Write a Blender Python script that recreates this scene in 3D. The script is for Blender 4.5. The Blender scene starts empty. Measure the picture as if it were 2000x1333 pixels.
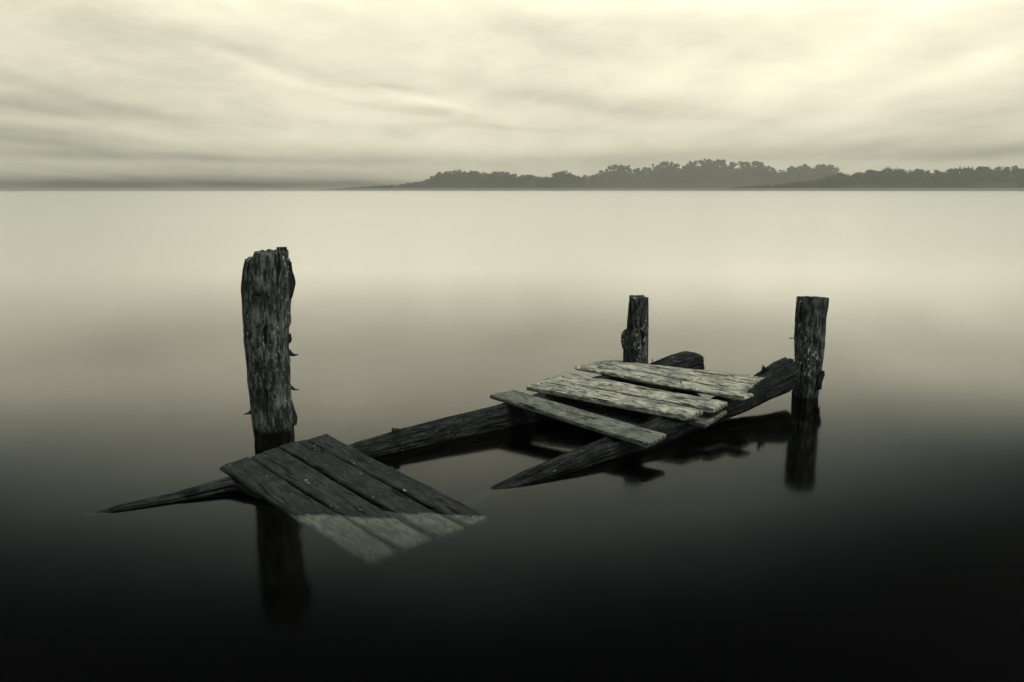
import bpy, bmesh, math, random
from mathutils import Vector, Matrix, noise
R = math.radians
sc = bpy.context.scene
col = sc.collection

# ------------------------------------------------------------------ camera
CAM_H, PITCH, LENS = 1.40, R(10.79), 28.0
cam_d = bpy.data.cameras.new('camera'); cam = bpy.data.objects.new('camera', cam_d); col.objects.link(cam)
cam.location = (0, 0, CAM_H); cam.rotation_euler = (R(90) - PITCH, 0, 0)
cam_d.lens = LENS; cam_d.sensor_width = 36.0; cam_d.sensor_fit = 'HORIZONTAL'
cam_d.clip_start = 0.05; cam_d.clip_end = 20000
sc.camera = cam
F = LENS / 36.0 * 2000.0

# ------------------------------------------------------------------ exposure
sc.view_settings.view_transform = 'Standard'; sc.view_settings.look = 'None'
sc.view_settings.exposure = 0.0; sc.view_settings.gamma = 1.0
sc.cycles.volume_bounces = 0
sc.cycles.max_bounces = 8
sc.cycles.transparent_max_bounces = 12

SUN_EL, SUN_AZ = R(60), R(112)        # azimuth measured clockwise from +Y (the view direction)

# ------------------------------------------------------------------ node helper
class NT:
    def __init__(s, tree): s.t = tree; s.n = tree.nodes; s.l = tree.links
    def new(s, typ, **kw):
        nd = s.n.new(typ)
        for k, v in kw.items(): setattr(nd, k, v)
        return nd
    def put(s, inp, v):
        if v is None: return
        if hasattr(v, 'is_output') or isinstance(v, bpy.types.NodeSocket): s.l.new(v, inp)
        else: inp.default_value = v
    def m(s, op, a, b=None, c=None, clamp=False):
        nd = s.new('ShaderNodeMath', operation=op); nd.use_clamp = clamp
        s.put(nd.inputs[0], a); s.put(nd.inputs[1], b); s.put(nd.inputs[2], c)
        return nd.outputs[0]
    def v(s, op, a, b=None):
        nd = s.new('ShaderNodeVectorMath', operation=op)
        s.put(nd.inputs[0], a); s.put(nd.inputs[1], b)
        return nd.outputs[0]
    def xyz(s, x, y, z):
        nd = s.new('ShaderNodeCombineXYZ'); s.put(nd.inputs[0], x); s.put(nd.inputs[1], y); s.put(nd.inputs[2], z)
        return nd.outputs[0]
    def sep(s, v):
        nd = s.new('ShaderNodeSeparateXYZ'); s.put(nd.inputs[0], v); return nd.outputs
    def noise(s, vec, scale, detail=4, rough=0.55, dist=0.0):
        nd = s.new('ShaderNodeTexNoise'); s.put(nd.inputs['Vector'], vec)
        nd.inputs['Scale'].default_value = scale; nd.inputs['Detail'].default_value = detail
        nd.inputs['Roughness'].default_value = rough; nd.inputs['Distortion'].default_value = dist
        return nd.outputs['Fac']
    def ss(s, v, a, b, lo=0.0, hi=1.0):
        nd = s.new('ShaderNodeMapRange', interpolation_type='SMOOTHSTEP')
        s.put(nd.inputs[0], v); s.put(nd.inputs[1], a); s.put(nd.inputs[2], b); s.put(nd.inputs[3], lo); s.put(nd.inputs[4], hi)
        return nd.outputs[0]
    def mix(s, f, a, b):
        nd = s.new('ShaderNodeMix', data_type='RGBA')
        s.put(nd.inputs[0], f); s.put(nd.inputs[6], a); s.put(nd.inputs[7], b)
        return nd.outputs[2]
    def ramp(s, f, stops):
        nd = s.new('ShaderNodeValToRGB'); s.put(nd.inputs[0], f)
        e = nd.color_ramp.elements
        while len(e) < len(stops): e.new(0.5)
        for q, (p, c) in zip(e, stops): q.position = p; q.color = (*c, 1)
        return nd.outputs[0]

# ------------------------------------------------------------------ world: Nishita sky behind a cloud deck
w = bpy.data.worlds.new('World'); sc.world = w; w.use_nodes = True
t = NT(w.node_tree)
for nd in list(t.n): t.n.remove(nd)
tc = t.new('ShaderNodeTexCoord')
d = t.v('NORMALIZE', tc.outputs['Generated'])
X, Y, Z = t.sep(d)
az = t.m('MULTIPLY', t.m('ARCTAN2', X, Y), 180 / math.pi)        # degrees, 0 = +Y
el = t.m('MULTIPLY', t.m('ARCSINE', Z), 180 / math.pi)
sky = t.new('ShaderNodeTexSky', sky_type='NISHITA'); sky.sun_disc = False
sky.sun_elevation = SUN_EL; sky.sun_rotation = SUN_AZ; sky.dust_density = 3.0
# warp the cloud coordinates so the banks have soft broken outlines
pv = t.xyz(az, t.m('MULTIPLY', el, 3.2), 0.0)
wn = t.new('ShaderNodeTexNoise'); t.put(wn.inputs['Vector'], pv); wn.inputs['Scale'].default_value = 0.09
wn.inputs['Detail'].default_value = 5; wn.inputs['Roughness'].default_value = 0.55
wv = t.v('SUBTRACT', wn.outputs['Color'], (0.5, 0.5, 0.5))
wx, wy, wz = t.sep(wv)
azw = t.m('ADD', az, t.m('MULTIPLY', wx, 9.0))
elw = t.m('ADD', el, t.m('MULTIPLY', wy, t.ss(el, 0.0, 5.0, 0.25, 2.2)))
def px_az(px): return math.degrees(math.atan2((px - 1000) / F, 1))
def px_el(px, py):
    v = cam_mat @ Vector(((px - 1000) / F, (666.5 - py) / F, -1)); v.normalize(); return math.degrees(math.asin(v.z)), math.degrees(math.atan2(v.x, v.y))
cam_mat = cam.rotation_euler.to_matrix()
def bank(px, py, hw, hh, rot, amp):
    """soft cloud bank centred on a sky direction; half sizes in photo pixels, rot degrees (down to the right > 0)"""
    e0, a0 = px_el(px, py)
    k = 0.0368 * 1.0
    dx = t.m('SUBTRACT', azw, a0); dy = t.m('SUBTRACT', elw, e0)
    c, s_ = math.cos(R(rot)), math.sin(R(rot))
    rx = t.m('DIVIDE', t.m('SUBTRACT', t.m('MULTIPLY', dx, c), t.m('MULTIPLY', dy, s_)), hw * k)
    ry = t.m('DIVIDE', t.m('ADD', t.m('MULTIPLY', dx, s_), t.m('MULTIPLY', dy, c)), hh * k)
    q = t.m('ADD', t.m('MULTIPLY', rx, rx), t.m('MULTIPLY', ry, ry))
    g = t.m('POWER', 2.718, t.m('MULTIPLY', q, -1.0))
    return t.m('MULTIPLY', g, amp)
V = 1.19
banks = [
    (60, 356, 640, 20, 0, -0.38), (380, 362, 600, 14, 0, -0.34), (150, 120, 480, 130, 5, -0.10), (500, 334, 300, 6, 1, -.08), (330, 306, 420, 9, 1, -0.20), (1000, 362, 700, 9, 0, -0.12),
    (20, 262, 200, 22, 5, -0.34), (-20, 205, 200, 18, 4, -0.26), (240, 215, 190, 20, 12, -0.13),
    (100, 60, 260, 60, 10, -0.06), (330, 70, 260, 34, 14, -0.09), (520, 110, 200, 20, 12, -0.06),
    (560, 150, 190, 14, 15, 0.12), (480, 268, 300, 14, 2, 0.12), (830, 198, 110, 9, 8, 0.14), (800, 218, 110, 9, 6, -0.16), (760, 172, 70, 6, 4, -0.10),
    (1080, 70, 150, 26, 16, -0.17), (1140, 200, 260, 18, 8, -0.16), (980, 252, 160, 8, 3, -0.10), (1400, 55, 130, 26, 10, -0.08), (1480, 90, 110, 14, 8, -0.06),
    (1000, 290, 260, 13, 0, 0.10), (1600, 120, 260, 50, -20, 0.12), (1800, 170, 240, 22, -18, 0.10), (1300, 150, 260, 30, 12, 0.07), (1150, 20, 240, 16, 0, 0.10),
    (1600, 295, 420, 14, -2, -0.14), (1930, 294, 170, 11, -2, -0.30), (1960, 215, 200, 26, -16, -0.12), (1900, 20, 120, 22, -6, -0.05), (1830, 318, 300, 6, 0, 0.06),
    (700, 50, 160, 20, 14, -0.05),
]
acc = None
for b in banks:
    g = bank(*b); acc = g if acc is None else t.m('ADD', acc, g)
acc = t.m('MULTIPLY', acc, 1.55)
n1 = t.noise(t.xyz(t.m('ADD', t.m('MULTIPLY', az, 0.4), t.m('MULTIPLY', el, 0.5)), t.m('MULTIPLY', el, 1.15), 3.1), 0.30, 6, 0.5, 0.5)
zz = t.m('ADD', t.m('MAXIMUM', Z, 0.0), 0.05)
n2 = t.noise(t.xyz(t.m('DIVIDE', X, zz), t.m('MULTIPLY', t.m('DIVIDE', Y, zz), 0.32), 9.3), 0.9, 6, 0.55, 0.8)
n3 = t.noise(t.xyz(t.m('MULTIPLY', az, 0.8), t.m('MULTIPLY', el, 2.6), 5.0), 0.35, 5, 0.6, 0.8)
tex = t.m('ADD', t.m('ADD', t.m('MULTIPLY', t.m('SUBTRACT', n1, 0.5), 0.28), t.m('MULTIPLY', t.m('SUBTRACT', n3, 0.5), 0.32)), t.m('MULTIPLY', t.m('SUBTRACT', n2, 0.5), 0.55))
low = t.m('ADD', t.m('ADD', V, acc), tex)
# the heavy overcast overhead: the bright window near the horizon closes with height, sooner away from the glow
aoff = t.m('ABSOLUTE', t.m('ADD', az, 4.0))
elside = t.ss(el, 8.0, 17.0)
side = t.m('MULTIPLY', t.m('POWER', t.m('DIVIDE', aoff, 33.0), 2.0), 8.5)
elc = t.m('ADD', t.m('ADD', el, t.m('MULTIPLY', side, elside)), t.m('MULTIPLY', wx, 3.0))
close = t.new('ShaderNodeFloatCurve'); cv = close.mapping.curves[0]
pts = [(0, .55), (0.08, .55), (0.12, 0.58), (0.135, 0.68), (0.15, 0.67), (0.165, 0.58), (0.18, 0.48), (0.21, 0.35), (0.245, 0.205), (0.28, 0.075), (0.315, 0.017), (0.36, 0.006), (0.45, 0.006), (0.52, 0.06), (0.62, 0.33), (1, .55)]
while len(cv.points) < len(pts): cv.points.new(0.5, 0.5)
for q, (a_, b_) in zip(cv.points, pts): q.location = (a_, b_); q.handle_type = 'AUTO_CLAMPED'
cv.points[0].location = (0, .55); close.mapping.update()
t.put(close.inputs['Value'], t.m('DIVIDE', elc, 100.0, clamp=True))
# glow only on the side the photograph looks to; the sky behind is a dull grey
back = t.ss(t.m('ABSOLUTE', az), 60.0, 120.0, 1.0, 0.28)
clo = t.m('MULTIPLY', close.outputs[0], 1.65)
lum = t.m('MULTIPLY', t.m('MULTIPLY', t.m('MAXIMUM', low, 0.08), clo), back)
tone = t.ramp(lum, [(0.0, (0.95, 1.0, 0.88)), (0.22, (1.0, 0.985, 0.80)), (0.5, (1.0, 0.95, 0.74)), (1.0, (1.0, 0.945, 0.72))])
cool = t.ramp(t.ss(elc, 16.5, 31.0), [(0.0, (1, 1, 1)), (0.35, (0.90, 1.02, 1.04)), (1.0, (0.78, 0.98, 1.12))])
tone = t.v('MULTIPLY', tone, cool)
cl = t.new('ShaderNodeVectorMath', operation='SCALE'); t.put(cl.inputs[0], tone)
t.put(cl.inputs['Scale'], t.m('MULTIPLY', lum, 10.0))
mixn = t.mix(0.985, sky.outputs[0], cl.outputs[0])
bg = t.new('ShaderNodeBackground'); t.put(bg.inputs[0], mixn); bg.inputs[1].default_value = 0.1
ow = t.new('ShaderNodeOutputWorld'); t.l.new(bg.outputs[0], ow.inputs[0])

# ------------------------------------------------------------------ sun, diffused by the overcast
sd = bpy.data.lights.new('sun', 'SUN'); sd.energy = 1.5; sd.angle = R(18); sd.color = (1.0, 0.98, 0.92)
so = bpy.data.objects.new('sun', sd); col.objects.link(so)
sv = Vector((math.sin(SUN_AZ) * math.cos(SUN_EL), math.cos(SUN_AZ) * math.cos(SUN_EL), math.sin(SUN_EL)))
so.rotation_euler = sv.to_track_quat('Z', 'Y').to_euler(); so.location = sv * 50

# ------------------------------------------------------------------ helpers
def ray(px, py):
    return cam_mat @ Vector(((px - 1000) / F, (666.5 - py) / F, -1))
CAM = Vector((0, 0, CAM_H))
def hit(px, py, p0, n):
    r = ray(px, py); return CAM + r * ((p0 - CAM).dot(n) / r.dot(n))
def tag(o, label=None, cat=None, group=None, kind=None):
    if label: o['label'] = label
    if cat: o['category'] = cat
    if group: o['group'] = group
    if kind: o['kind'] = kind
    return o
MW = {}
def link(name, verts, faces, mat, parent=None, smooth=True, mw=None):
    me = bpy.data.meshes.new(name); me.from_pydata(verts, [], faces); me.update()
    bm = bmesh.new(); bm.from_mesh(me); bmesh.ops.recalc_face_normals(bm, faces=bm.faces); bm.to_mesh(me); bm.free()
    if smooth:
        for p in me.polygons: p.use_smooth = True
    me.materials.append(mat)
    o = bpy.data.objects.new(name, me); col.objects.link(o)
    if parent: o.parent = parent
    if mw is not None: o.matrix_local = mw; MW[o.name] = mw.copy()
    return o
def fr(v, sx=1.0, sy=1.0, sz=1.0, seed=0.0, oct_=4):
    return noise.fractal(Vector((v[0] * sx + seed, v[1] * sy + seed * 1.7, v[2] * sz - seed)), 1.0, 2.0, oct_)
def lerp(a, b, u): return a + (b - a) * u
def interp(tab, x):
    if x <= tab[0][0]: return tab[0][1]
    for (a, va), (b, vb) in zip(tab, tab[1:]):
        if x <= b: return va + (vb - va) * (x - a) / (b - a) if b > a else vb
    return tab[-1][1]

# ------------------------------------------------------------------ materials
def wood(name, dark, mid, light, axis='x', contrast=0.5, specks=0.0, wet_z=None, wet_h=0.05, sunk_pale=False, rough=0.75, bump=0.6, wet_dark=0.3, scale=1.0):
    m = bpy.data.materials.new(name); m.use_nodes = True
    t = NT(m.node_tree); bs = t.n['Principled BSDF']
    tc = t.new('ShaderNodeTexCoord'); oi = t.new('ShaderNodeObjectInfo')
    base = t.v('ADD', tc.outputs['Object'], t.v('MULTIPLY', t.xyz(oi.outputs['Random'], oi.outputs['Random'], oi.outputs['Random']), (31.0, 17.0, 23.0)))
    lng = 0.12 if axis == 'x' else 0.17
    st = {'x': (lng, 1, 1), 'z': (1, 1, lng)}[axis]
    gv = t.v('MULTIPLY', base, st)
    # a slow bend so that grain lines wander round knots
    bend = t.new('ShaderNodeTexNoise'); t.put(bend.inputs['Vector'], t.v('MULTIPLY', base, {'x': (.5, 1, 1), 'z': (1, 1, .5)}[axis])); bend.inputs['Scale'].default_value = 7; bend.inputs['Detail'].default_value = 2
    gv = t.v('ADD', gv, t.v('MULTIPLY', t.v('SUBTRACT', bend.outputs['Color'], (0.5, 0.5, 0.5)), (0.03, 0.03, 0.03)))
    grain = t.noise(gv, 95 * scale, 5, 0.65)
    fine = t.noise(gv, 330 * scale, 3, 0.6)
    blot = t.noise(base, 11, 6, 0.65, 0.4)
    blot2 = t.noise(t.v('MULTIPLY', base, {'x': (.35, 1, 1), 'z': (1, 1, .35)}[axis]), 52, 6, 0.68, 0.3)
    f = t.m('ADD', t.m('MULTIPLY', grain, 0.45), t.m('ADD', t.m('MULTIPLY', blot, 0.3), t.m('MULTIPLY', blot2, 0.35)))
    f = t.m('ADD', f, t.m('MULTIPLY', t.m('SUBTRACT', fine, 0.5), 0.25))
    lo, hi = 0.55 - 0.16 / contrast * 0.5, 0.55 + 0.16 / contrast * 0.5
    f = t.ss(f, lo, hi)
    c = t.ramp(f, [(0.0, dark), (0.45, mid), (1.0, light)])
    crack = t.ss(t.noise(t.v('MULTIPLY', gv, (0.6, 0.6, 0.6)), 60 * scale, 3, 0.5), 0.34, 0.40)
    c = t.mix(crack, (dark[0] * .35, dark[1] * .35, dark[2] * .35, 1), c)
    if specks:
        sp = t.ss(t.noise(t.v('MULTIPLY', base, {'x': (.55, 1, 1), 'z': (1, 1, .45)}[axis]), 75, 3, 0.6), 0.69 - specks * .05, 0.74 - specks * .05)
        region = t.ss(t.noise(base, 6, 3, 0.5), 0.46, 0.62)
        c = t.mix(t.m('MULTIPLY', sp, region), c, (0.66, 0.62, 0.50, 1))
    ge = t.new('ShaderNodeNewGeometry'); pz = t.sep(ge.outputs['Position'])[2]
    pz = t.m('ADD', pz, t.m('MULTIPLY', t.m('SUBTRACT', t.noise(ge.outputs['Position'], 14, 4, 0.6), 0.5), 0.05))
    rg = t.m('ADD', t.m('MULTIPLY', blot2, 0.3), rough - 0.15)
    if wet_z is not None:
        wet = t.ss(pz, wet_z - wet_h * .5, wet_z + wet_h * .5, 1.0, 0.0)
        cd = t.v('MULTIPLY', c, (wet_dark, wet_dark * 1.02, wet_dark * 1.02))
        c = t.mix(wet, c, cd)
        rg = t.m('SUBTRACT', rg, t.m('MULTIPLY', wet, 0.25))
    if sunk_pale:  # sunken wood painted paler for the sky reflection and milky water over it
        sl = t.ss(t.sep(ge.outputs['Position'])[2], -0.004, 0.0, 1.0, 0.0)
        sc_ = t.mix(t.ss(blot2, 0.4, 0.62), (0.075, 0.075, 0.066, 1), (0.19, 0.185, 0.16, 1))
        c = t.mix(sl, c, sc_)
    t.put(bs.inputs['Base Color'], c); t.put(bs.inputs['Roughness'], rg)
    bs.inputs['Specular IOR Level'].default_value = 0.2
    h = t.m('ADD', t.m('ADD', t.m('MULTIPLY', grain, 0.7), t.m('MULTIPLY', blot2, 0.4)), t.m('MULTIPLY', crack, 0.8))
    h = t.m('ADD', h, t.m('MULTIPLY', fine, 0.25))
    bp = t.new('ShaderNodeBump'); bp.inputs['Strength'].default_value = bump; bp.inputs['Distance'].default_value = 0.006
    t.put(bp.inputs['Height'], h); t.l.new(bp.outputs[0], bs.inputs['Normal'])
    return m
def sc3(c, k): return (c[0] * k, c[1] * k, c[2] * k)
G = (0.88, 1.0, 0.96)
G2 = (1.0, 1.0, .87)
M_deck = wood('weathered_deck', sc3(G2, .075), sc3(G2, .28), (.74, .67, .51), 'x', 0.68, 1.5, bump=0.8, scale=1.35)
M_decklow = wood('weathered_deck_low', sc3(G2, .05), sc3(G2, .135), (.29, .285, .235), 'x', 0.6, 0.8, bump=0.8, scale=1.35)
M_wetdeck = wood('wet_deck', sc3(G, .012), sc3(G, .026), (.055, .067, .064), 'x', 0.42, 0.35, wet_z=0.0, wet_h=.05, wet_dark=.55, sunk_pale=True, rough=0.68, bump=0.5)
M_beam = wood('rotten_beam', sc3(G, .004), sc3(G, .012), (.050, .058, .053), 'x', 0.6, 0.35, wet_z=0.0, wet_h=.06, wet_dark=.4, rough=0.8, bump=1.0, scale=.6)
M_post = wood('old_post', sc3(G, .012), sc3(G, .042), (.24, .24, .205), 'z', 0.5, 1.7, wet_z=.105, wet_h=.04, wet_dark=.05, rough=0.8, bump=1.0, scale=.7)
M_post2 = wood('right_post', sc3(G, .009), sc3(G, .030), (.17, .17, .15), 'z', 0.55, 2.0, wet_z=.02, wet_h=.04, wet_dark=.05, rough=0.8, bump=1.0, scale=.7)
M_bark = wood('bark', sc3(G, .008), sc3(G, .02), (.06, .065, .06), 'z', 0.6, 0, bump=1.0)
def plain(name, c, rough=.8):
    m = bpy.data.materials.new(name); m.use_nodes = True
    t = NT(m.node_tree); bs = t.n['Principled BSDF']; tc = t.new('ShaderNodeTexCoord')
    f = t.noise(tc.outputs['Object'], 40, 4)
    t.put(bs.inputs['Base Color'], t.mix(f, (*sc3(c, .6), 1), (*sc3(c, 1.4), 1))); bs.inputs['Roughness'].default_value = rough
    return m
M_nail = plain('rusty_iron', (.012, .012, .011), .6)
M_bed = plain('lakebed', (.010, .012, .012), .95)

# ------------------------------------------------------------------ water
def water_mat():
    m = bpy.data.materials.new('still_water'); m.use_nodes = True
    t = NT(m.node_tree)
    for nd in list(t.n): t.n.remove(nd)
    ge = t.new('ShaderNodeNewGeometry'); P = ge.outputs['Position']
    x, y, z = t.sep(P)
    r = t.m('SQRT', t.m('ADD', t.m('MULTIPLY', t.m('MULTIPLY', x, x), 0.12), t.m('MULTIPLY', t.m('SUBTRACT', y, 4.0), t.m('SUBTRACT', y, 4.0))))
    rough = t.ss(r, 2.2, 18.0, 0.09, 0.21)
    # breeze-ruffled patches, stretched across the lake
    pn = t.noise(t.v('MULTIPLY', P, (0.05, 0.30, 1.0)), 1.0, 4, 0.5)
    rough = t.m('ADD', rough, t.m('MULTIPLY', t.m('SUBTRACT', pn, 0.5), 0.05))
    fine = t.noise(t.v('MULTIPLY', P, (1.0, 1.0, 1.0)), 60.0, 2, 0.6)
    swell = t.noise(t.v('MULTIPLY', P, (0.35, 1.0, 1.0)), 1.3, 3, 0.5)
    bp = t.new('ShaderNodeBump'); bp.inputs['Strength'].default_value = 0.10; bp.inputs['Distance'].default_value = 0.01
    t.put(bp.inputs['Height'], t.m('ADD', swell, t.m('MULTIPLY', fine, 0.02)))
    gl = t.new('ShaderNodeBsdfGlossy'); gl.distribution = 'MULTI_GGX'; t.put(gl.inputs['Roughness'], rough); gl.inputs['Color'].default_value = (1, 1, 1, 1)
    t.l.new(bp.outputs[0], gl.inputs['Normal'])
    tr = t.new('ShaderNodeBsdfTransparent'); tr.inputs[0].default_value = (0.93, 0.97, 0.95, 1)
    fz = t.new('ShaderNodeFresnel'); fz.inputs['IOR'].default_value = 1.333
    mx = t.new('ShaderNodeMixShader'); t.l.new(t.m('POWER', fz.outputs[0], t.ss(r, 0.6, 11.0, 1.02, 0.12)), mx.inputs[0]); rf = t.new('ShaderNodeBsdfRefraction'); rf.inputs['IOR'].default_value = 1.07; rf.inputs['Roughness'].default_value = 0.27; rf.inputs['Color'].default_value = (0.93, 0.97, 0.95, 1)  # mirror weight rises with distance, put in to brighten the far water
    tx = t.new('ShaderNodeMixShader'); tx.inputs[0].default_value = 0.62; t.l.new(tr.outputs[0], tx.inputs[1]); t.l.new(rf.outputs[0], tx.inputs[2])
    t.l.new(tx.outputs[0], mx.inputs[1]); t.l.new(gl.outputs[0], mx.inputs[2])
    va = t.new('ShaderNodeVolumeAbsorption'); va.inputs['Color'].default_value = (0.60, 0.66, 0.60, 1); va.inputs['Density'].default_value = 9.0
    out = t.new('ShaderNodeOutputMaterial'); t.l.new(mx.outputs[0], out.inputs['Surface']); t.l.new(va.outputs[0], out.inputs['Volume'])
    return m
def box_mesh(x0, x1, y0, y1, z0, z1):
    v = [(x, y, z) for x in (x0, x1) for y in (y0, y1) for z in (z0, z1)]
    f = [(0, 1, 3, 2), (4, 6, 7, 5), (0, 4, 5, 1), (2, 3, 7, 6), (0, 2, 6, 4), (1, 5, 7, 3)]
    return v, f
WX = 6000
v_, f_ = box_mesh(-WX, WX, -400, 9000, -3.0, 0.0)
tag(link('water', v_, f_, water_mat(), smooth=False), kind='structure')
tag(link('lakebed', [(-WX, -400, -2.9), (WX, -400, -2.9), (WX, 9000, -2.9), (-WX, 9000, -2.9)], [(0, 1, 2, 3)], M_bed, smooth=False), kind='structure')

# ------------------------------------------------------------------ generic builders
def frame(origin, xdir, zdir):
    x = xdir.normalized(); y = zdir.cross(x).normalized(); z = x.cross(y)
    M = Matrix((x, y, z)).transposed().to_4x4(); M.translation = origin
    return M
def plank_mesh(LF, RF, RB, LB, thick, seed, rnd=0.010, wear=0.0032, endwear=0.0022, du=0.010, dv=0.008):
    """closed board; corners are its top face (L/R = ends, F/B = front and back edge)"""
    c = (LF + RF + RB + LB) / 4
    xd = ((RF + RB) - (LF + LB)); n = xd.cross((LB + RB) - (LF + RF)).normalized()
    if n.z < 0: n = -n
    M = frame(c, xd, n); Mi = M.inverted()
    lf, rf, rb, lb = [Mi @ p for p in (LF, RF, RB, LB)]
    L = xd.length / 2; W = (lb - lf).length
    nu = max(8, int(L / du)); nv = max(6, int(W / dv)); nw = 4
    vid = {}; V = []; Fc = []
    def pos(i, j, k):
        u = i / nu; v = j / nv; h = k / nw
        p = (lf * (1 - u) + rf * u) * (1 - v) + (lb * (1 - u) + rb * u) * v
        p = p.copy(); z = -thick * (1 - h)
        # rounded long edges and ends
        e_v = min(v, 1 - v) * W; e_u = min(u, 1 - u) * L; e = min(e_v, e_u * .8)
        if e < rnd:
            q = 1 - e / rnd; drop = rnd * (1 - math.sqrt(max(0, 1 - q * q)))
            if h > 0.5: z -= min(drop, thick * .45) * (h - .5) * 2
            else: z += min(drop, thick * .45) * (.5 - h) * 2
        sgv = -1 if v < .5 else 1
        if j in (0, nv):
            b = fr((p.x, j * 3.0, h * .4), 6, 1, 1, seed) * wear * 1.6 + abs(min(0, fr((p.x, j, h), 30, 1, 2, seed + 9) + .25)) * -wear * 1.5 * sgv * 0
            b -= max(0, fr((p.x, j, h), 22, 1, 3, seed + 4) - .35) * wear * 5
            p.y += sgv * b
        if i in (0, nu):
            sgu = -1 if i == 0 else 1
            p.x += sgu * (fr((0, p.y, h * .03), 1, 45, 20, seed + i) * endwear - max(0, fr((0, p.y, h * .02), 1, 110, 30, seed + 2 * i)) * endwear * 1.2)
        # worn grain grooves and a slight warp
        g = fr((p.x, p.y, 0), 2.2, 70, 1, seed + 20) * wear * .55 + fr((p.x, p.y, 0), 14, 22, 1, seed + 30, 3) * wear * .5
        if h > .9: z += g
        z += fr((p.x, 0, 0), 1.6, 1, 1, seed + 50, 2) * .005
        return Vector((p.x, p.y, z))
    def gv(i, j, k):
        key = (i, j, k)
        if key not in vid: vid[key] = len(V); V.append(pos(i, j, k))
        return vid[key]
    for i in range(nu):
        for j in range(nv):
            Fc.append((gv(i, j, nw), gv(i + 1, j, nw), gv(i + 1, j + 1, nw), gv(i, j + 1, nw)))
            Fc.append((gv(i, j, 0), gv(i, j + 1, 0), gv(i + 1, j + 1, 0), gv(i + 1, j, 0)))
        for k in range(nw):
            Fc.append((gv(i, 0, k), gv(i + 1, 0, k), gv(i + 1, 0, k + 1), gv(i, 0, k + 1)))
            Fc.append((gv(i, nv, k), gv(i, nv, k + 1), gv(i + 1, nv, k + 1), gv(i + 1, nv, k)))
    for j in range(nv):
        for k in range(nw):
            Fc.append((gv(0, j, k), gv(0, j, k + 1), gv(0, j + 1, k + 1), gv(0, j + 1, k)))
            Fc.append((gv(nu, j, k), gv(nu, j + 1, k), gv(nu, j + 1, k + 1), gv(nu, j, k + 1)))
    return V, Fc, M, (lf, rf, rb, lb)
def disc(center, axis, r, h, n=10):
    ax = axis.normalized(); a = ax.orthogonal().normalized(); b = ax.cross(a)
    V = [center - ax * h, center + ax * h * 1.1]; Fc = []
    for k in range(n):
        q = 2 * math.pi * k / n; o = (a * math.cos(q) + b * math.sin(q)) * r
        V += [center - ax * h + o, center + ax * h + o * .92]
    for k in range(n):
        i0 = 2 + 2 * k; i1 = 2 + 2 * ((k + 1) % n)
        Fc += [(i0, i1, i1 + 1, i0 + 1), (0, i1, i0), (1, i0 + 1, i1 + 1)]
    return V, Fc
def plank(name, px, plane, thick, mat, label, group, seed, top_holes=(), end_holes=0, cat='plank', **kw):
    if len(plane) == 4: P = [wp(x, y, z) for (x, y), z in zip(px, plane)]
    else: P = [hit(x, y, *plane) for x, y in px]
    V, Fc, M, c = plank_mesh(*P, thick, seed, **kw)
    o = link(name, V, Fc, mat, mw=M); tag(o, label, cat, group)
    lf, rf, rb, lb = c
    for (u, v) in top_holes:
        p = (lf * (1 - u) + rf * u) * (1 - v) + (lb * (1 - u) + rb * u) * v
        V2, F2 = disc(Vector((p.x, p.y, 0.001)), Vector((0, 0, 1)), .0055, .0035)
        link('nail_or_hole', V2, F2, M_nail, parent=o)  # dark disc standing in for the shade of a nail hole
    for q in range(end_holes):
        v = (q + 0.75) / (end_holes + .5)
        p = rf * (1 - v) + rb * v
        V2, F2 = disc(Vector((p.x + .002, p.y, -thick * .55)), (rf - lf), .0034, .004)
        link('nail_or_hole', V2, F2, M_nail, parent=o)  # dark disc on the end face in place of a shaded hole
    return o
def z_plane(a, s_dir=None, slope=0.0, p=None):
    n = Vector((-slope * s_dir.x, -slope * s_dir.y, 1)).normalized()
    return (p.copy(), n)

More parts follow.
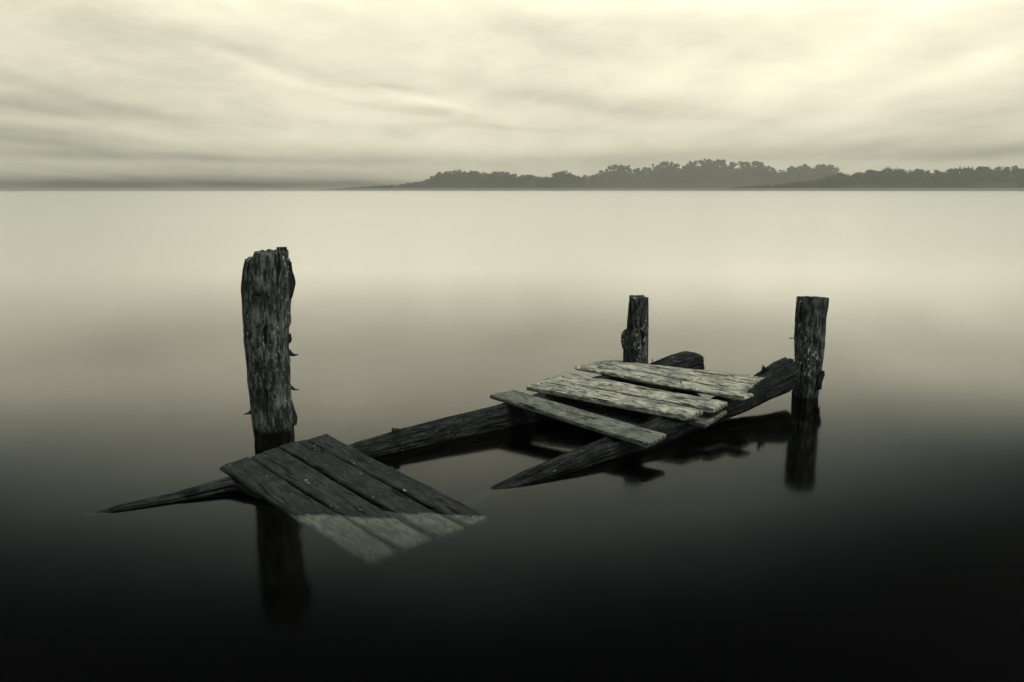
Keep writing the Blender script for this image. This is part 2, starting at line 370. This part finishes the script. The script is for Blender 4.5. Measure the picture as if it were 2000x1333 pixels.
def log_between(name, A, Bp, top, bot, width, mat, seed, expo=3.0, groove=.006, nseg=220, na=80, ragged=.02, ends=(1, 1), lat=None):
    """a timber along the vertical plane through A and B; top and bottom edges are tables (distance along -> height)"""
    dirv = Vector((Bp.x - A.x, Bp.y - A.y, 0)); L = dirv.length; dirv.normalize()
    M = frame(Vector((A.x, A.y, 0)), dirv, Vector((0, 0, 1)))
    s0, s1 = top[0][0], top[-1][0]
    V = []; Fc = []
    for i in range(nseg + 1):
        s = lerp(s0, s1, i / nseg)
        zt, zb = interp(top, s), interp(bot, s); h = max(.004, (zt - zb) / 2); zc = (zt + zb) / 2
        wd = interp(width, s) / 2
        for k in range(na):
            a = 2 * math.pi * k / na
            ca, sa = math.cos(a), math.sin(a)
            r = (abs(ca) ** expo + abs(sa) ** expo) ** (-1 / expo)
            g = fr((s, ca * 1.0, sa * 1.0), .9, 6.0, 6.0, seed, 4) * groove + fr((s, ca, sa), 5, 9, 9, seed + 7, 3) * groove * .35
            g -= max(0, fr((s, ca, sa), .45, 12, 12, seed + 3, 2) - .12) * groove * 2.6
            k_ = min(1.0, h / .04)
            y = ca * (r * wd + g * k_); z = sa * (r * h + g * k_)
            x = s
            if i in (0, nseg): x += fr((0, ca, sa), 1, 5, 5, seed + 11) * ragged
            yo = interp(lat, s) if lat else 0
            V.append(Vector((x, y + yo, zc + z)))
    for i in range(nseg):
        for k in range(na):
            k1 = (k + 1) % na
            Fc.append((i * na + k, i * na + k1, (i + 1) * na + k1, (i + 1) * na + k))
    for i, sg in ((0, -1), (nseg, 1)):
        ring = list(range(i * na, i * na + na)); cc = sum((V[q] for q in ring), Vector()) / na
        prev = ring
        for f_ in (.75, .5, .25):
            cur = []
            for q in ring:
                p = cc.lerp(V[q], f_); p.x += fr((0, p.y, p.z), 1, 45, 45, seed + 5) * ragged * .7
                cur.append(len(V)); V.append(p)
            for k in range(na):
                k1 = (k + 1) % na; Fc.append((prev[k], prev[k1], cur[k1], cur[k]))
            prev = cur
        V.append(cc.copy()); ci = len(V) - 1
        for k in range(na): Fc.append((prev[k], prev[(k + 1) % na], ci))
    return link(name, V, Fc, mat, mw=M)

def edge_on(A, Bp, pts):
    """photo outline points seen on the vertical plane through A and B -> table of (distance, height)"""
    dirv = Vector((Bp.x - A.x, Bp.y - A.y, 0)).normalized(); n = Vector((-dirv.y, dirv.x, 0))
    out = []
    for x, y in pts:
        p = hit(x, y, A, n); out.append(((p - A).dot(dirv), p.z))
    return out

def post(name, base_px, lean, left, right, mat, seed, depth_k=1.0, top_prof=None, zbot=-1.6, groove=.006, na=72, jag=.01, step=.012, expo=2.0):
    """round timber: left/right are outline tables (photo y -> x). Returns object, frame and half-width info"""
    b = hit(*base_px, Vector((0, 0, 0)), Vector((0, 0, 1)))
    hv = Vector((b.x, b.y, 0)).normalized()             # away from the camera
    e1 = Vector((hv.y, -hv.x, 0))                        # to the right
    e2 = (Vector((0, 0, 1)) * math.cos(lean) + hv * math.sin(lean))
    n = e1.cross(e2)
    def tab(pts):
        o = []
        for x, y in pts:
            p = hit(x, y, b, n) - b; o.append((p.dot(e2), p.dot(e1)))
        o.sort(); return o
    lt, rt = tab(left), tab(right)
    ztop = min(lt[-1][0], rt[-1][0])
    M = Matrix((e1, n if n.dot(hv) > 0 else -n, e2)).transposed().to_4x4(); M.translation = b
    V = []; Fc = []
    nz = int((ztop - zbot) / step)
    for i in range(nz + 1):
        z = lerp(zbot, ztop, i / nz)
        l, r = interp(lt, z), interp(rt, z); c = (l + r) / 2; h = (r - l) / 2
        for k in range(na):
            a = 2 * math.pi * k / na; ca, sa = math.cos(a), math.sin(a)
            rr = (abs(ca) ** expo + abs(sa) ** expo) ** (-1 / expo)
            g = fr((ca, sa, z), 3.2, 3.2, .9, seed) * groove * 1.2 + fr((ca, sa, z), 9, 9, 1.6, seed + 3) * groove * .9
            g -= max(0, fr((ca, sa, z), 11, 11, .7, seed + 6, 2) - .15) * groove * 2.0
            g += fr((ca, sa, z), 5, 5, 14, seed + 8, 3) * groove * .35
            zz = z
            if i > nz - 4:
                zz += (fr((ca, sa, 0), 6, 6, 1, seed + 12) * jag + (top_prof(ca, sa) if top_prof else 0)) * (i - nz + 4) / 4
            V.append(Vector((c + ca * (h * rr + g), sa * (h * rr * depth_k + g), zz)))
    for i in range(nz):
        for k in range(na):
            k1 = (k + 1) % na; Fc.append((i * na + k, i * na + k1, (i + 1) * na + k1, (i + 1) * na + k))
    ring = list(range(nz * na, nz * na + na)); cc = sum((V[q] for q in ring), Vector()) / na
    prev = ring
    for f_ in (.92, .7, .45, .2):
        cur = []
        for q in ring:
            p = cc.lerp(V[q], f_)
            p.z = lerp(cc.z, V[q].z, f_) + fr((p.x, p.y, 0), 60, 60, 1, seed + 5) * jag * .8 - (jag * .3)
            cur.append(len(V)); V.append(p)
        for k in range(na):
            k1 = (k + 1) % na; Fc.append((prev[k], prev[k1], cur[k1], cur[k]))
        prev = cur
    V.append(cc.copy())
    for k in range(na): Fc.append((prev[k], prev[(k + 1) % na], len(V) - 1))
    Fc.append(tuple(reversed(range(na))))
    o = link(name, V, Fc, mat, mw=M)
    Mi = M.inverted()
    def loc(px, py, dy=0.0):
        p = Mi @ hit(px, py, b, n); p.y += dy; return p
    return o, loc
def stub(name, pts, mat, parent, na=9, seed=0.0):
    """a broken twig or splinter: list of (centre, radius) in the parent's space"""
    V = []; Fc = []
    for i, (c, r) in enumerate(pts):
        d_ = (pts[min(i + 1, len(pts) - 1)][0] - pts[max(i - 1, 0)][0]).normalized()
        a = d_.orthogonal().normalized(); b = d_.cross(a)
        for k in range(na):
            q = 2 * math.pi * k / na; rr = r * (1 + .35 * fr((i, math.cos(q), math.sin(q)), 1, 2, 2, seed))
            V.append(c + (a * math.cos(q) + b * math.sin(q)) * rr)
    for i in range(len(pts) - 1):
        for k in range(na):
            k1 = (k + 1) % na; Fc.append((i * na + k, i * na + k1, (i + 1) * na + k1, (i + 1) * na + k))
    Fc += [tuple(range(na)), tuple(range((len(pts) - 1) * na, len(pts) * na))]
    return link(name, V, Fc, mat, parent=parent)
def flake(name, outline, y0, th, mat, parent, seed=0.0):
    """a slab of bark: closed outline (x,z) in the parent's space, extruded to a real thickness"""
    n = len(outline); V = []; Fc = []
    cx = sum(p[0] for p in outline) / n; cz = sum(p[1] for p in outline) / n
    for s_, y in ((.9, y0 - th / 2), (1.0, y0 - th * .2), (1.0, y0 + th * .2), (.9, y0 + th / 2)):
        for q, (x, z) in enumerate(outline):
            V.append(Vector((cx + (x - cx) * s_, y + fr((x, z, y), 50, 50, 50, seed) * .006, cz + (z - cz) * s_)))
    for r in range(3):
        for k in range(n):
            k1 = (k + 1) % n; Fc.append((r * n + k, r * n + k1, (r + 1) * n + k1, (r + 1) * n + k))
    Fc += [tuple(range(n)), tuple(range(3 * n, 4 * n))]
    return link(name, V, Fc, mat, parent=parent, smooth=False)

# ------------------------------------------------------------------ the posts
def ltop(ca, sa):            # left shoulder of the tall post is rotted down, the right side stands higher
    return (-.035 if ca < -.72 else 0) + (-.045 if ca > .9 else 0)
L_left = [(x, y) for y, x in [(490, 486), (500, 482), (512, 477), (527, 474), (568, 470), (590, 472), (627, 474), (662, 476), (703, 481), (753, 485), (790, 489), (835, 493), (857, 497), (878, 497), (930, 497), (1000, 497)]]
L_right = [(x, y) for y, x in [(490, 567), (512, 567), (527, 568), (579, 569), (629, 568), (640, 564), (680, 563), (707, 567), (752, 567), (776, 570), (812, 575), (830, 575), (857, 576), (930, 577), (1000, 577)]]
tall, loc = post('mooring_post', (536, 868), 0.0, L_left, L_right, M_post, 3.3, top_prof=ltop, jag=.012, groove=.007)
tag(tall, 'tallest thick weathered post with jagged top and bark flakes, behind the half-sunken front planks', 'post', 'old posts standing in the lake')
A = loc(541, 498); B = loc(560, 483)
vv, ff = box_mesh(A.x, B.x, -.02, .03, A.z - .02, B.z)
link('top_splinter', [Vector(q) for q in vv], ff, M_post, parent=tall, smooth=False)
flake('bark_flake', [(p.x, p.z) for p in (loc(566, 509), loc(569, 512), loc(571, 528), loc(575, 540), loc(577.5, 552), loc(575, 563), loc(571, 579), loc(565, 590), loc(562, 545))], -.015, .07, M_bark, tall, 1.0)
flake('bark_flake', [(p.x, p.z) for p in (loc(568, 775), loc(573, 790), loc(578, 806), loc(581, 814), loc(579, 828), loc(574, 830), loc(568, 815))], -.01, .06, M_bark, tall, 2.0)
flake('bark_flake', [(p.x, p.z) for p in (loc(480, 505), loc(478, 508), loc(474, 528), loc(471, 560), loc(474, 580), loc(480, 560), loc(483, 520))], .0, .05, M_bark, tall, 3.0)
flake('bark_flake', [(p.x, p.z) for p in (loc(560, 650), loc(568, 651), loc(570, 660), loc(568, 668), loc(562, 671), loc(558, 662))], -.02, .04, M_bark, tall, 4.0)
stub('broken_twig', [(loc(558, 686), .020), (loc(566, 689), .014), (loc(570, 693), .011), (loc(577, 694), .005), (loc(583, 692), .0015)], M_bark, tall, seed=1)
stub('broken_twig', [(loc(560, 752), .020), (loc(567, 757), .013), (loc(573, 760), .007), (loc(578, 762), .004), (loc(583, 760), .004)], M_bark, tall, seed=2)
stub('broken_twig', [(loc(498, 800), .016), (loc(490, 806), .012), (loc(485, 808), .006), (loc(476, 810), .0015)], M_bark, tall, seed=3)
# knot holes on the front
for (x, y, r) in ((503, 565, .022), (536, 763, .008)):
    p = loc(x, y); 
    V2, F2 = disc(Vector((p.x, -.128, p.z)), Vector((0, 1, 0)), r, .012, 14); link('knot', V2, F2, M_bark, parent=tall)

S_left = [(x, y) for y, x in [(579, 1236), (700, 1236), (1000, 1236)]]
S_left = [(x, y) for y, x in [(579, 1229), (590, 1229), (639, 1229), (700, 1229), (1000, 1229)]]
S_right = [(x, y) for y, x in [(579, 1266.5), (640, 1266), (700, 1265), (1000, 1264)]]
small, loc = post('mooring_post', (1247, 765), 0.0, S_left, S_right, M_post2, 8.1, jag=.008, groove=.004, expo=3.6, top_prof=lambda ca, sa: -.008 if ca > .5 else 0)
tag(small, 'slim square-cut post with a bark bulge on its left side, behind the raised planks', 'post', 'old posts standing in the lake')
flake('bark_slab', [(p.x, p.z) for p in (loc(1229.5, 583), loc(1228, 592), loc(1226, 615), loc(1224.5, 639), loc(1218, 650), loc(1217, 656), loc(1214, 665), loc(1215, 672), loc(1217.5, 680), loc(1217, 703), loc(1217, 745), loc(1233, 745), loc(1234, 640))], -.035, .07, M_bark, small, 5.0)
stub('burl', [(loc(1222, 642, -.05), .008), (loc(1221, 652, -.05), .022), (loc(1221, 664, -.05), .030), (loc(1223, 676, -.05), .022), (loc(1226, 690, -.05), .008)], M_post2, small, na=14, seed=9)

R_left = [(x, y) for y, x in [(580, 1555.5), (620, 1552.5), (662, 1550.5), (704, 1551.5), (740, 1549.5), (770, 1546), (800, 1548), (1000, 1550)]]
R_right = [(x, y) for y, x in [(580, 1619), (599, 1618), (620, 1614), (665, 1611.5), (704, 1607), (740, 1602), (770, 1598), (800, 1596.5), (1000, 1596)]]
right_post, loc = post('mooring_post', (1572, 776), R(11), R_left, R_right, M_post2, 12.6, jag=.004, groove=.006)
tag(right_post, 'thick round post with pale flecks at the right end of the sloping beam', 'post', 'old posts standing in the lake')
flake('bark_slab', [(p.x, p.z) for p in (loc(1603, 724), loc(1610, 724), loc(1611, 733), loc(1606, 745), loc(1604, 764), loc(1602, 760), loc(1598, 762), loc(1597, 740))], -.04, .07, M_bark, right_post, 6.0)
a = loc(1553, 661, -.02); b = loc(1543, 661, -.02)
nl = stub('nail_or_hole', [(a, .003), (b, .003)], M_nail, right_post)
V2, F2 = disc(b, Vector((1, 0, 0)), .008, .002); link('nail_head', V2, F2, M_nail, parent=nl)

# ------------------------------------------------------------------ the two long beams
def wp(px, py, z): return hit(px, py, Vector((0, 0, z)), Vector((0, 0, 1)))
# right beam: from under water up to the right post
A = wp(975, 952, 0.0); B = Vector((2.03, 5.35, 0)); 
BD = Vector((B.x - A.x, B.y - A.y, 0)).normalized()
top = edge_on(A, B, [(880, 1000), (930, 972), (975, 950), (1030, 920), (1075, 900), (1130, 876), (1200, 852), (1300, 818), (1372, 790), (1440, 762), (1480, 736), (1520, 710), (1543, 700)])
bot = edge_on(A, B, [(880, 1004), (930, 990), (975, 966), (1060, 935), (1130, 914), (1200, 892), (1266, 874), (1340, 848), (1400, 823), (1440, 805), (1500, 778), (1543, 760)])
top = [(s_, z_ if s_ > 1.95 else min(z_, .012 + .091 * s_)) for s_, z_ in top]
rb = log_between('support_beam', A, B, top, bot, [(-.4, .03), (0, .07), (.5, .11), (1, .12), (3, .12)], M_beam, 21.0, groove=.012, expo=3.2, ragged=.015)
tag(rb, 'dark cracked timber beam sloping from the water up to the round right post', 'beam', 'long beams carrying the planks')
BA = A.copy()
# left beam: under the front planks, under the raised planks, out past the slim post
A = wp(700, 880, .04); B = A + Vector((.791, .611, 0)) * 2.8
A2 = A - Vector((.791, .611, 0)) * .25
top = edge_on(A, B, [(640, 892), (700, 866), (800, 838), (900, 812), (985, 790), (1100, 764), (1200, 738), (1275, 707), (1320, 693), (1345, 687), (1360, 690)])
bot = edge_on(A, B, [(640, 918), (700, 905), (770, 893), (850, 876), (950, 856), (1050, 838), (1200, 800), (1275, 775), (1320, 752), (1350, 738), (1372, 726)])
bot[0] = (top[0][0], bot[0][1]); bot[-1] = (top[-1][0], bot[-1][1])
top = [(s_, z_ if s_ < 1.0 or s_ > 2.3 else .145 + .045 * (s_ - .95)) for s_, z_ in top]
lbm = log_between('support_beam', A, B, top, bot, [(-.3, .12), (1.5, .14), (2.9, .16)], M_beam, 27.0, groove=.008, expo=2.6, ragged=.02)
tag(lbm, 'dark round-ended log running behind the open water to beyond the slim post', 'beam', 'long beams carrying the planks')
def on_left(px, py, dy=0):
    dirv = Vector((.791, .611, 0)).normalized(); n = Vector((-dirv.y, dirv.x, 0))
    return MW[lbm.name].inverted() @ hit(px, py, A, n)
p = on_left(773, 846)
vv, ff = box_mesh(p.x - .014, p.x + .012, -.015, .015, p.z - .03, p.z + .022)
vv = [Vector(q) + Vector((fr(q, 30, 30, 30, 1) * .006, 0, fr(q, 30, 30, 30, 2) * .01)) for q in vv]
link('wood_peg', vv, ff, M_bark, parent=lbm, smooth=False)
stub('nail_or_hole', [(on_left(777, 846), .004), (on_left(777.5, 836), .003)], M_nail, lbm)
stub('nail_or_hole', [(on_left(1274, 712), .003), (on_left(1274, 702), .003)], M_nail, lbm)
def on_right(px, py):
    n = Vector((-BD.y, BD.x, 0)); return MW[rb.name].inverted() @ hit(px, py, BA, n)
for (x, y, dx, dy) in ((1494, 722, -5, -8), (1497, 720, 6, -5), (1491, 724, -3, -6)):
    stub('splinter', [(on_right(x, y + 6), .011), (on_right(x + dx * .5, y + dy * .6), .007), (on_right(x + dx, y + dy), .003)], M_bark, rb, seed=x)

# broken timber lying in the water on the left
A = wp(204, 999, 0.0); B = Vector((-1.36, 3.58, 0))
top = edge_on(A, B, [(170, 1006), (204, 998), (223, 990), (280, 978), (342, 965), (400, 949), (452, 935), (470, 950), (500, 975)])
bot = edge_on(A, B, [(170, 1008), (204, 1003), (223, 1001), (280, 994), (342, 985), (400, 975), (452, 964), (470, 968), (500, 985)])
bot[0] = (top[0][0], bot[0][1]); bot[-1] = (top[-1][0], bot[-1][1])
stick = log_between('broken_timber', A, B, top, bot, [(-.2, .02), (.2, .06), (.7, .10), (1.3, .10)], M_beam, 33.0, groove=.010, expo=2.4, ragged=.01)
tag(stick, 'splintered dark timber tapering into the water at far left', 'timber')

# ------------------------------------------------------------------ front planks, sliding into the water
FP = (Vector((0, 3.287, 0)), Vector((0, -.22, 1)).normalized())
GF = 'front planks sliding into the water'
front = [
    ([(428, 910), (717, 1103), (778, 1081), (484, 890)], 'dark plank nearest the camera in the half-sunken set, its right end under water', ((.03, .45), (.955, .35)), dict(rnd=.012)),
    ([(488, 890), (787, 1080), (844, 1054), (542, 871)], 'dark half-sunken plank with rounded end just in front of the tall post', ((.025, .45), (.95, .6)), dict(rnd=.011)),
    ([(544, 871), (856, 1049), (908, 1031), (596, 857)], 'dark half-sunken plank with bright flecks on its upper end', ((.97, .5),), dict(rnd=.008)),
    ([(597, 858), (914, 1026), (954, 1009), (637, 846)], 'dark half-sunken plank farthest from the camera, beside the open water', ((.96, .5),), dict(rnd=.006)),
]
for i, (c, lab, nail_holes, kw) in enumerate(front):
    plank('deck_plank', c, (FP[0] + Vector((0, 0, (0, .004, -.003, .002)[i])), FP[1]), .034, M_wetdeck, lab, GF, 40 + i * 7.3, nail_holes, wear=.0052, endwear=.003, **kw)
# bearer under the nearest front plank
UP = (Vector((0, 3.287, -.040)), Vector((0, -.22, 1)).normalized())
plank('bearer', [(445, 936), (590, 1028), (640, 1010), (500, 915)], UP, .05, M_beam, 'black bearer board under the nearest half-sunken plank', None, 71, cat='bearer')

# ------------------------------------------------------------------ raised planks across the beams
O = Vector((-.06, 3.62, .052))
RP = (O, Vector((-.107 * BD.x, -.107 * BD.y, 1)).normalized())
def RPz(dz): return (O + Vector((0, 0, dz)), RP[1])
GR = 'raised planks across the beams'
raised = [
    ([(957, 771), (1264, 865), (1302, 847), (1003, 761)], (.170, .113, .120, .178), .030, M_decklow, 'narrow grey raised plank standing apart nearest the open water', ((.03, .5),), 4, dict(rnd=.006)),
    ([(1028, 753), (1340, 813), (1373, 801), (1066, 739)], (.190, .145, .153, .198), .034, M_deck, 'pale raised plank with the long front edge above the wide dark gap', ((.05, .4), (.4, .6)), 4, dict(rnd=.004)),
    ([(1068, 739), (1394, 799), (1421, 785), (1110, 728)], (.197, .160, .169, .206), .032, M_deck, 'pale raised plank in the middle, just before the narrow black gap', ((.05, .4), (.62, .3)), 4, dict(rnd=.004)),
    ([(1122, 716), (1453, 777), (1473, 769), (1158, 708)], (.216, .188, .196, .224), .028, M_deck, 'raised plank with a rounded left tip behind the narrow black gap', ((.62, .5),), 2, dict(rnd=.012)),
    ([(1158, 707.5), (1453, 763), (1473, 750), (1186, 704)], (.219, .194, .203, .226), .028, M_deck, 'second farthest raised plank with pale chips along its middle', ((.66, .3),), 1, dict(rnd=.005)),
    ([(1184, 704.5), (1470, 749), (1495, 737), (1206, 702)], (.222, .205, .216, .230), .028, M_deck, 'farthest raised plank in front of the slim post', ((.8, .4),), 0, dict(rnd=.005)),
]
for i, (c, zs, th, mat, lab, nail_holes, en, kw) in enumerate(raised):
    plank('deck_plank', c, zs, th, mat, lab, GR, 80 + i * 5.9, nail_holes, en, **kw)
plank('bearer', [(1040, 796), (1255, 856), (1300, 832), (1095, 776)], (.09, .045, .055, .10), .05, M_beam, 'added black board darkening the wide gap behind the nearest raised plank', None, 171, cat='bearer')  # board added to block light in the gap and fill its reflection
plank('deck_plank', [(1300, 812), (1378, 826), (1420, 802), (1340, 795)], (.09, .092, .11, .115), .030, M_decklow, 'short lower board end under the pale middle planks', None, 131, (), 4, rnd=.004)

# ------------------------------------------------------------------ far shore
def foliage_mat(name, c0, c1):
    m = bpy.data.materials.new(name); m.use_nodes = True
    t = NT(m.node_tree); bs = t.n['Principled BSDF']; ge = t.new('ShaderNodeNewGeometry')
    f = t.noise(ge.outputs['Position'], .12, 4)
    t.put(bs.inputs['Base Color'], t.mix(t.ss(f, .35, .65), (*c0, 1), (*c1, 1))); bs.inputs['Roughness'].default_value = .9
    return m
M_leaf = foliage_mat('far_foliage', (.035, .05, .04), (.07, .085, .06))
M_land = plain('shore_soil', (.05, .055, .045), .95)
SKY1 = [(640, 369), (700, 364), (760, 361), (800, 358), (830, 353), (848, 345), (865, 337), (880, 334), (920, 332.5), (940, 336), (952, 339), (970, 336.5), (984, 336), (1000, 340), (1016, 343), (1040, 342), (1072, 347), (1080, 339), (1090, 335), (1104, 336), (1116, 343), (1140, 345)]
SKY2 = [(1060, 349), (1116, 346), (1156, 342), (1165, 335), (1176, 330), (1192, 325), (1208, 323.5), (1220, 327), (1232, 331), (1256, 329), (1268, 323), (1280, 319), (1300, 321), (1320, 323), (1340, 318), (1360, 315), (1376, 315), (1400, 318), (1416, 321), (1432, 318), (1452, 316.5), (1470, 320), (1480, 326), (1496, 333), (1520, 328), (1544, 323), (1570, 325), (1592, 323), (1605, 328), (1616, 332), (1640, 335)]
SKY3 = [(1380, 368), (1440, 362), (1500, 358), (1560, 352), (1620, 338), (1680, 333), (1700, 329), (1712, 327), (1726, 330), (1736, 333), (1768, 330), (1800, 332), (1840, 331), (1872, 328), (1900, 327), (1930, 326), (1952, 326), (1984, 329), (2000, 327), (2050, 322), (2150, 325), (2260, 330)]
def woodland(name, prof, dist, depth, seed, label, n_per=1.0):
    rnd = random.Random(seed); V = []; Fc = []
    x0, x1 = prof[0][0], prof[-1][0]
    def world(px, D):
        r = ray(px, 369.5); return r.x / r.y * D
    mpp = dist / F
    X0, X1 = world(x0, dist), world(x1, dist)
    n = int((X1 - X0) / 1.2 * n_per)
    for i in range(n):
        X_ = lerp(X0, X1, (i + rnd.random()) / n); D = dist + rnd.random() * depth
        px = 1000 + X_ / dist * F * math.cos(PITCH)
        top = (369.5 - interp(prof, px)) * mpp * 1.02 + 0.4
        X_ *= D / dist; top *= D / dist
        if rnd.random() < .6: top *= rnd.uniform(.4, .92)
        top *= rnd.uniform(.92, 1.07)
        cr = min(top * .42, rnd.uniform(2.0, 6.5)); 
        if top < 2: cr = top * .8
        # leaf clumps filling the crown volume, plus lower growth down to the shore
        nc = 170
        for q in range(nc):
            if q < 80:
                a = rnd.uniform(0, 6.283); ph = math.acos(rnd.uniform(-1, 1)); rr = cr * (rnd.random() ** .4)
                c = Vector((X_ + rr * math.sin(ph) * math.cos(a), D + rr * math.sin(ph) * math.sin(a), top - cr + rr * math.cos(ph) * .95))
            else:
                c = Vector((X_ + rnd.uniform(-cr, cr) * 1.1, D + rnd.uniform(-3, 3), rnd.uniform(.25 * top, top - .55 * cr)))
            s = rnd.uniform(.5, 1.25) * min(1.0, cr / 3) * (dist / 1000) ** .5
            nrm = Vector((rnd.gauss(0, 1), rnd.gauss(0, 1), rnd.gauss(0, 1))).normalized(); a1 = nrm.orthogonal().normalized() * s; b1 = nrm.cross(a1).normalized() * s
            k = len(V); V += [c + a1, c + b1 * 1.1, c - a1 * .9, c - b1]; Fc.append((k, k + 1, k + 2, k + 3))
    me = bpy.data.meshes.new(name); me.from_pydata(V, [], Fc); me.materials.append(M_leaf)
    o = bpy.data.objects.new(name, me); col.objects.link(o); tag(o, label, 'woodland', None, 'stuff')
    # rising ground under the trees
    V = []; Fc = []; N = 120
    for i in range(N + 1):
        X_ = lerp(X0 - 10, X1 + 10, i / N); px = 1000 + X_ / dist * F * math.cos(PITCH)
        h = max(.2, (369.5 - interp(prof, px)) * mpp * .87) * (1 + .15 * fr((X_, 0, 0), .03, 1, 1, seed))
        V += [Vector((X_, dist - 6, -.3)), Vector((X_, dist + 1, h * .35)), Vector((X_ * (1 + depth / dist), dist + depth * .9, h)), Vector((X_ * (1 + depth / dist), dist + depth + 40, -.3))]
    for i in range(N):
        for k in range(3): Fc.append((4 * i + k, 4 * i + 4 + k, 4 * i + 5 + k, 4 * i + 1 + k))
    tag(link('shore', V, Fc, M_land), kind='structure')
woodland('far_woodland', SKY1, 1300, 40, 5, 'low hazy woodland on the left end of the far shore', 1.0)
woodland('far_woodland', SKY2, 1600, 70, 6, 'highest pale misty wooded ridge in the middle of the far shore', 1.0)
woodland('far_woodland', SKY3, 980, 40, 7, 'darker woodland with a level top at the right edge of the far shore', 1.2)
# the few wind-bent pines that stand above the right-hand wood
def pine_at(px, ytop, where, first=[None]):
    D = 985; X_ = ray(px, 369.5).x / ray(px, 369.5).y * D; top = (369.5 - ytop) * D / F
    if first[0] is None:
        root = bpy.data.objects.new('pine_tree', None); col.objects.link(root); root.location = (X_, D, 0)
        V = []; Fc = []
        h = top
        for i in range(9):
            z = h * i / 8; r = .22 * (1 - .7 * i / 8); xo = .8 * (i / 8) ** 2
            for k in range(6): V.append(Vector((xo + r * math.cos(k * 1.047), r * math.sin(k * 1.047), z)))
        for i in range(8):
            for k in range(6): Fc.append((i * 6 + k, i * 6 + (k + 1) % 6, (i + 1) * 6 + (k + 1) % 6, (i + 1) * 6 + k))
        link('trunk', V, Fc, M_land, parent=root)
        rnd = random.Random(3); V = []; Fc = []
        for q in range(420):
            u = rnd.random(); z = h * (1 - .2 * u); rr = (0.15 + 1.5 * u) * math.sqrt(rnd.random()); a = rnd.uniform(0, 6.283)
            c = Vector((.8 * (z / h) ** 2 + rr * math.cos(a) + .5 * (1 - u), rr * math.sin(a), z + .15 * rr)); s = rnd.uniform(.2, .5)
            nrm = Vector((rnd.gauss(0, 1), rnd.gauss(0, 1), rnd.gauss(0, 1))).normalized(); a1 = nrm.orthogonal().normalized() * s; b1 = nrm.cross(a1).normalized() * s
            k = len(V); V += [c + a1, c + b1, c - a1, c - b1]; Fc.append((k, k + 1, k + 2, k + 3))
        link('crown', V, Fc, M_leaf, parent=root, smooth=False); first[0] = (root, top)
    else:
        src, h0 = first[0]; root = src.copy(); col.objects.link(root); root.location = (X_, D, 0); root.scale = (1, 1, top / h0)
        for ch in list(src.children):
            c = ch.copy(); col.objects.link(c); c.parent = root
    tag(root, 'tiny bent pine above the right-hand far wood, ' + where + ' of six', 'tree', 'bent pines above the far wood')
for px, yt, wh in ((1869, 324, 'leftmost'), (1877, 325.5, 'second from the left'), (1886, 324.5, 'third from the left'), (1893, 325, 'third from the right'), (1904, 324, 'second from the right'), (1912, 325, 'rightmost')): pine_at(px, yt, wh)

# ------------------------------------------------------------------ haze over the lake
def haze():
    m = bpy.data.materials.new('haze'); m.use_nodes = True
    t = NT(m.node_tree)
    for nd in list(t.n): t.n.remove(nd)
    pv = t.new('ShaderNodeVolumePrincipled'); pv.inputs['Color'].default_value = (.95, .91, .80, 1); pv.inputs['Density'].default_value = HAZE
    pv.inputs['Anisotropy'].default_value = 0.2
    out = t.new('ShaderNodeOutputMaterial'); t.l.new(pv.outputs[0], out.inputs['Volume'])
    v, f = box_mesh(-1700, 1700, -120, 1780, -4.0, 66.0)
    o = link('haze', v, f, m, smooth=False); tag(o, kind='stuff'); return o
HAZE = 0.00058
haze()

def mist():
    m = bpy.data.materials.new('mist'); m.use_nodes = True
    t = NT(m.node_tree)
    for nd in list(t.n): t.n.remove(nd)
    pv = t.new('ShaderNodeVolumePrincipled'); pv.inputs['Color'].default_value = (.95, .92, .82, 1); pv.inputs['Density'].default_value = .016
    out = t.new('ShaderNodeOutputMaterial'); t.l.new(pv.outputs[0], out.inputs['Volume'])
    v, f = box_mesh(-900, 900, 610, 680, 0.05, 2.3)
    tag(link('shore_mist', v, f, m, smooth=False), kind='stuff')
mist()
